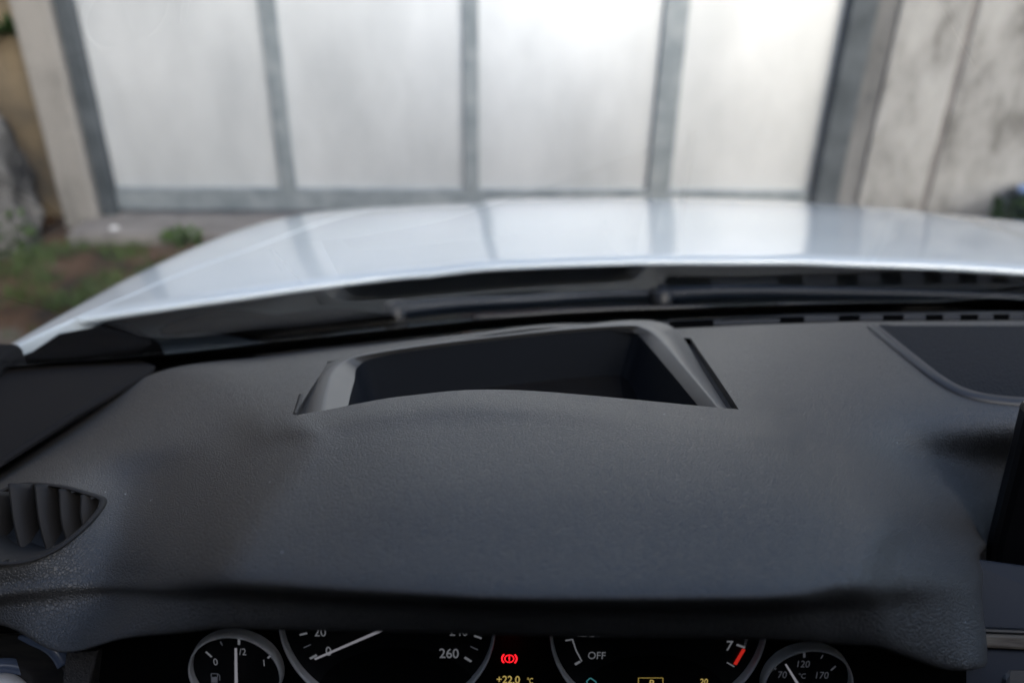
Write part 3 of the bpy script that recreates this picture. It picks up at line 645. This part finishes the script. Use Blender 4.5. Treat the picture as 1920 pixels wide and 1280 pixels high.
marks(sp, [('l', 562, 1189.5, 576, 1186, 4), ('l', 581, 1234, 594, 1227, 5), ('l', 871, 1231.5, 884, 1239.5, 5), ('l', 889, 1191, 903, 1196, 4), ('t', '20', 600, 1184, 17), ('t', '0', 616, 1220, 17, .0012, 1, .01), ('t', '260', 842, 1224, 18, .0012, 1, .01), ('t', '240', 860, 1183, 17)])
marks(sp, [('l', 569, 1213.5, 583, 1207.5, 2.2), ('l', 882, 1211, 896, 1217.5, 2.5)], M_MARKD)
bm = bmesh.new(); add_line(bm, 590, 1235, 780, 1153, 4.5, .006, 7); bobj('needle', bm, M_NEED, sp)
dome = lambda cx_, w_, top, bot: [(cx_+w_*math.sin(a), bot-(bot-top)*math.cos(a)) for a in np.linspace(-1.45, 1.45, 24)]
bm = bmesh.new(); add_poly(bm, dome(745, 150, 1214, 1300), .0006); bobj('trip_display', bm, M_PANELB, sp)
ta, c, rad = gauge('tachometer', 1232, 1178, 199, 6.5)
marks(ta, [('l', 1060, 1200, 1073, 1198, 3), ('l', 1078, 1245, 1088, 1239, 5), ('t', 'OFF', 1119, 1228, 14), ('t', 'READY', 1105, 1189, 10), ('t', '7', 1368, 1210, 19, .0012, 1, .01), ('l', 1381, 1207.5, 1397, 1213.5, 4.5), ('l', 1363, 1241, 1377, 1249, 2.5)])
marks(ta, [('l', 1073, 1197, 1080, 1218, 2.6), ('l', 1080, 1218, 1091, 1239, 2.6)], M_MARK, 'scale_arc')
marks(ta, [('l', 1394+k, 1209-4*k*.9, 1399+k, 1210-4*k*.9, 1) for k in (0, 1, 2, 3)], M_MARKD, 'fine_scale')
marks(ta, [('l', 1395, 1216, 1378, 1245, 7)], M_RED, 'red_zone')
bm = bmesh.new(); add_poly(bm, dome(1225, 140, 1226, 1310), .0006); bobj('range_display', bm, M_PANELB, ta)
marks(ta, [('t', 'P', 1222, 1280, 13, .0014, 1, .01), ], M_AMB, 'gear_readout')
marks(ta, [('t', '20', 1320, 1277, 11, .0014, 1, .01)], M_AMB, 'consumption_readout')
marks(ta, [('l', 1197, 1270, 1197, 1300, 1.5, .0014), ('l', 1243, 1270, 1243, 1300, 1.5, .0014), ('l', 1197, 1270, 1243, 1270, 1.5, .0014)], M_AMBD, 'readout_frame')
marks(ta, [('l', 1100, 1276, 1107, 1270, 2.5, .0014), ('l', 1107, 1270, 1117, 1277, 2.5, .0014), ('l', 1100, 1276, 1102, 1284, 2.5, .0014), ('l', 1117, 1277, 1119, 1284, 2.5, .0014)], M_TEAL, 'charge_symbol')
te, c, rad = gauge('oil_temperature_gauge', 1510, 1275, 81.5, 5)
marks(te, [('l', 1446, 1246, 1455, 1254, 4), ('l', 1508, 1219, 1508, 1232, 4.5), ('l', 1567, 1248, 1558, 1256, 3.5), ('t', '120', 1507, 1244, 13), ('t', '70', 1467, 1264, 13), ('t', '170', 1542, 1265, 13)], M_MARKD)
marks(te, [('l', 1472, 1226, 1476, 1233, 2.2), ('l', 1543, 1227, 1539, 1234, 2.2), ('t', '°C', 1504, 1266, 10)], M_MARKD)
bm = bmesh.new(); add_line(bm, 1473, 1244, 1500, 1288, 3, .006, 5.5); bobj('needle', bm, M_NEED, te)
marks(clus, [('a', 955, 1234, 8.4, 0, 360, 1.5), ('a', 955, 1234, 13.8, -44, 44, 2.4), ('a', 955, 1234, 13.8, 136, 224, 2.4), ('l', 955, 1229.5, 955, 1235.5, 2), ('l', 955, 1237, 955, 1238.6, 2)], M_LAMP, 'brake_warning_lamp')
marks(clus, [('t', '+22.0', 953, 1273, 14, .0012, 1.0, .012), ('t', '°C', 994, 1275, 10.5, .0012, .72, .01)], M_AMB, 'temperature_readout')
M_TRIMBLK = mat('shaded_corner_plastic', (.012, .011, .011), .7, 0, .15)  # dark trim, with the windscreen pillar's shade put into the colour
# ---- panels round the cluster
def slab(name, pts, m, parent, th=.006, bv=.002):
    P = [at_d(*p) for p in pts]; n_ = (P[1]-P[0]).cross(P[2]-P[0]).normalized()
    if n_.dot(P[0]) > 0: n_ = -n_
    Q = [p-n_*th for p in P]; k = len(P)
    o = mk(name, P+Q, [tuple(range(k)), tuple(range(2*k-1, k-1, -1))]+[(i, i+k, (i+1) % k+k, (i+1) % k) for i in range(k)], m, parent, False)
    bm = bmesh.new(); bm.from_mesh(o.data); bmesh.ops.recalc_face_normals(bm, faces=bm.faces); bm.to_mesh(o.data); bm.free()
    if bv: bevel(o, bv)
    return o
M_WOOD = mat('dark_wood_veneer', (.02, .018, .016), .28, 0, .5); mottle(M_WOOD, (.008, .008, .008), (.030, .026, .022), 3, coords(M_WOOD, (6, 60, 60)), 5)
M_OAK = mat('pale_wood_strip', (.16, .13, .10), .55, 0, .25); mottle(M_OAK, (.09, .07, .055), (.20, .17, .13), 3, coords(M_OAK, (8, 60, 60)), 5)
slab('door_trim', [(-300, 1190, .56), (60, 1185, .56), (112, 1212, .555), (130, 1300, .55), (130, 1420, .55), (-300, 1420, .56)], M_WOOD, car)
tb_ = cr([list(at_d(x, y, .553)) for x, y in ((36, 1193), (62, 1201), (90, 1209), (108, 1224), (121, 1245))], 6); bm = bmesh.new(); tube(bm, tb_, [.0015+.0035*min(1, i/12) for i in range(len(tb_))], 10); bobj('trim_highlight', bm, M_TRIMBLUE, car, True)  # tube with the trim's blue highlight put into its colour
# light switch
lc = at_d(-8, 1330, .545); ln = (-lc).normalized(); lu = ln.orthogonal().normalized(); lv = ln.cross(lu); k_ = .545/F
def ringmesh(bm, c, n_, r0, prof, seg=64):
    u_ = n_.orthogonal().normalized(); v_ = n_.cross(u_); rg = []
    for i in range(seg):
        a = 2*math.pi*i/seg; d = u_*math.cos(a)+v_*math.sin(a); rg.append([bm.verts.new(c+d*r_+n_*h_) for r_, h_ in prof])
    for i in range(seg):
        for q in range(len(prof)-1): bm.faces.new((rg[i][q], rg[i][q+1], rg[(i+1) % seg][q+1], rg[(i+1) % seg][q]))
bm = bmesh.new(); ringmesh(bm, lc, ln, 0, [(91*k_, -.002), (90*k_, .004), (66*k_, .004), (64*k_, .001)]); ls = bobj('light_switch', bm, M_TRIMBLUE, car, True)
bm = bmesh.new(); ringmesh(bm, lc, ln, 0, [(64*k_, .001), (60*k_, .008), (50*k_, .010), (1*k_, .010)]); bobj('knob', bm, M_SATIN, ls, True)
slab('column_shroud', [(122, 1222, .52), (185, 1218, .52), (165, 1290, .52), (160, 1400, .52), (112, 1400, .52), (114, 1290, .52)], leather('column_vinyl', (.05, .045, .042)), car, .02)
# centre console, behind the right end of the hood
M_CTRL = mat('blue_grey_panel', (.018, .023, .034), .55, 0, .25)
slab('centre_panel', [(1790, 1040, .60), (2150, 1090, .60), (2150, 1192, .58), (1800, 1182, .58)], M_CTRL, car, .02)
slab('shadow_strip', [(1800, 1176, .572), (2150, 1190, .572), (2150, 1200, .572), (1800, 1187, .572)], M_BLACK, car, .006)
slab('wood_strip', [(1800, 1186, .570), (2150, 1200, .570), (2150, 1228, .568), (1800, 1212, .568)], M_OAK, car, .006)
slab('control_panel', [(1780, 1213, .572), (2150, 1229, .572), (2150, 1420, .55), (1780, 1420, .55)], M_CTRL, car, .01)
slab('control_knob_block', [(1874, 1268, .566), (1890, 1254, .566), (2100, 1256, .566), (2100, 1420, .546), (1874, 1420, .546)], M_BLACK, car, .01, .004)
SN = Vector((-.12, -1, .02)).normalized(); S0 = at_d(1900, 950, .60); sp_ = lambda x, y: (x, y, -(MCT @ at_pl(x, y, S0, SN)).z)
M_SCR = mat('screen_black', (.004, .004, .005), .3, 0, .25)
scr = slab('display_screen', [sp_(*p) for p in ((1932, 770), (2300, 760), (2300, 1150), (1960, 1112), (1885, 1098), (1862, 1072), (1866, 1030))], M_SCR, car, .02, .006)
slab('screen_trim', [(x, y, sp_(x, y)[2]-.003) for x, y in ((1886, 1086), (1990, 1092), (1990, 1116), (1912, 1108))], M_CTRL, scr, .004, .001)
slab('pillar_foot', [(-250, 760, .86), (-60, 712, .87), (0, 682, .89), (60, 655, .90), (110, 622, .91), (235, 600, .91), (300, 640, .86), (250, 690, .82), (-200, 760, .80)], M_HOLE, car, .02, .004)
# ---- trim in the left corner, doors, roof: the rest of the cabin
slab('corner_trim', [(-500, 735, .80), (0, 700, .80), (262, 690, .81), (292, 702, .78), (140, 790, .70), (0, 880, .645), (-300, 1000, .62)], M_TRIMBLK, car, .01, .004)
M_HEAD = mat('headliner', (.018, .018, .018), .9, 0, .1); M_CAB = mat('cabin_trim', (.012, .012, .013), .8, 0, .1)
def cab(name, x0, x1, y0, y1, z0, z1, m, parent=car): bm = bmesh.new(); bx(bm, x0, x1, y0, y1, z0, z1); return bevel(bobj(name, bm, m, parent), .01)
top = [Vector(gp(p.copy(), TS[-1])) for p in gl]; tz = top[len(top)//2].z; nt_ = len(top)
def roofrow(y, w_, z, a): return [Vector((XC+w_*(-1+2*i/(nt_-1)), y, z+a*(1-(-1+2*i/(nt_-1))**2))) for i in range(nt_)]
rr_ = [top, roofrow(-.6, .65, tz-.01, .05), roofrow(-1.2, .65, tz-.02, .05), roofrow(-1.9, .62, tz-.08, .05)]
solid(mk('roof', *loft(rr_, False), M_PAINT, car), .02, 1)
solid(mk('headliner', *loft([[p-Vector((0, 0, .004)) for p in r_] for r_ in rr_], False), M_HEAD, car), .02, -1)
M_TINT = bpy.data.materials.new('tinted_glass'); M_TINT.use_nodes = True; g = M_TINT.node_tree; g.nodes.clear()
go = g.nodes.new('ShaderNodeOutputMaterial'); gm = g.nodes.new('ShaderNodeMixShader'); gt = g.nodes.new('ShaderNodeBsdfTransparent'); gg = g.nodes.new('ShaderNodeBsdfGlossy')
gt.inputs[0].default_value = (.06, .066, .07, 1); gg.inputs['Roughness'].default_value = .02; gm.inputs[0].default_value = .06  # heavy tint added to keep outside light off the dash
g.links.new(gt.outputs[0], gm.inputs[1]); g.links.new(gg.outputs[0], gm.inputs[2]); g.links.new(gm.outputs[0], go.inputs[0])
for s in (-1, 1):
    cab('door', XC+s*.92-.05, XC+s*.92+.05, -1.0, .42, -1.05, -.36, M_CAB); cab('door_quarter', XC+s*.92-.05, XC+s*.92+.05, .421, .72, -1.05, -.385, M_CAB)
    cab('rear_door', XC+s*.92-.05, XC+s*.92+.05, -2.2, -1.002, -1.05, -.36, M_CAB)
    e = 0 if s < 0 else -1; tt = np.linspace(-.03, TS[-1], 12); E = [Vector(gp(gl[e].copy(), t)) for t in tt]
    bm = bmesh.new(); tube(bm, [p+Vector((s*.14, 0, 0)) for p in E], .05, 12); bobj('windscreen_pillar', bm, M_CAB, car, True)
    rows_ = [[p.lerp(Vector((XC+s*(.92+(.62-.92)*k/11), -1.9, -.37+(tz-.08+.37)*k/11)), f) for k, p in enumerate(E)] for f in (0, .5, 1)]
    mk('side_window', *loft(rows_, False), M_TINT, car)
mk('rear_window', [(XC-.92, -1.905, -.37), (XC+.92, -1.905, -.37), (XC+.62, -1.9, tz-.06), (XC-.62, -1.9, tz-.06)], [(0, 1, 2, 3)], M_TINT, car)
cab('rear_seat', XC-.85, XC+.85, -1.88, -1.6, -1.0, -.1, M_CAB); cab('front_seat', XC-.65, XC-.12, -.75, -.55, -1.0, -.05, M_CAB); cab('front_seat', XC+.12, XC+.65, -.75, -.55, -1.0, -.05, M_CAB)
cab('cabin_floor', XC-.84, XC+.84, -2.1, .9, -1.12, -1.06, M_CAB); cab('bulkhead', XC-.80, XC+.80, .80, .84, -1.05, -.46, M_CAB)
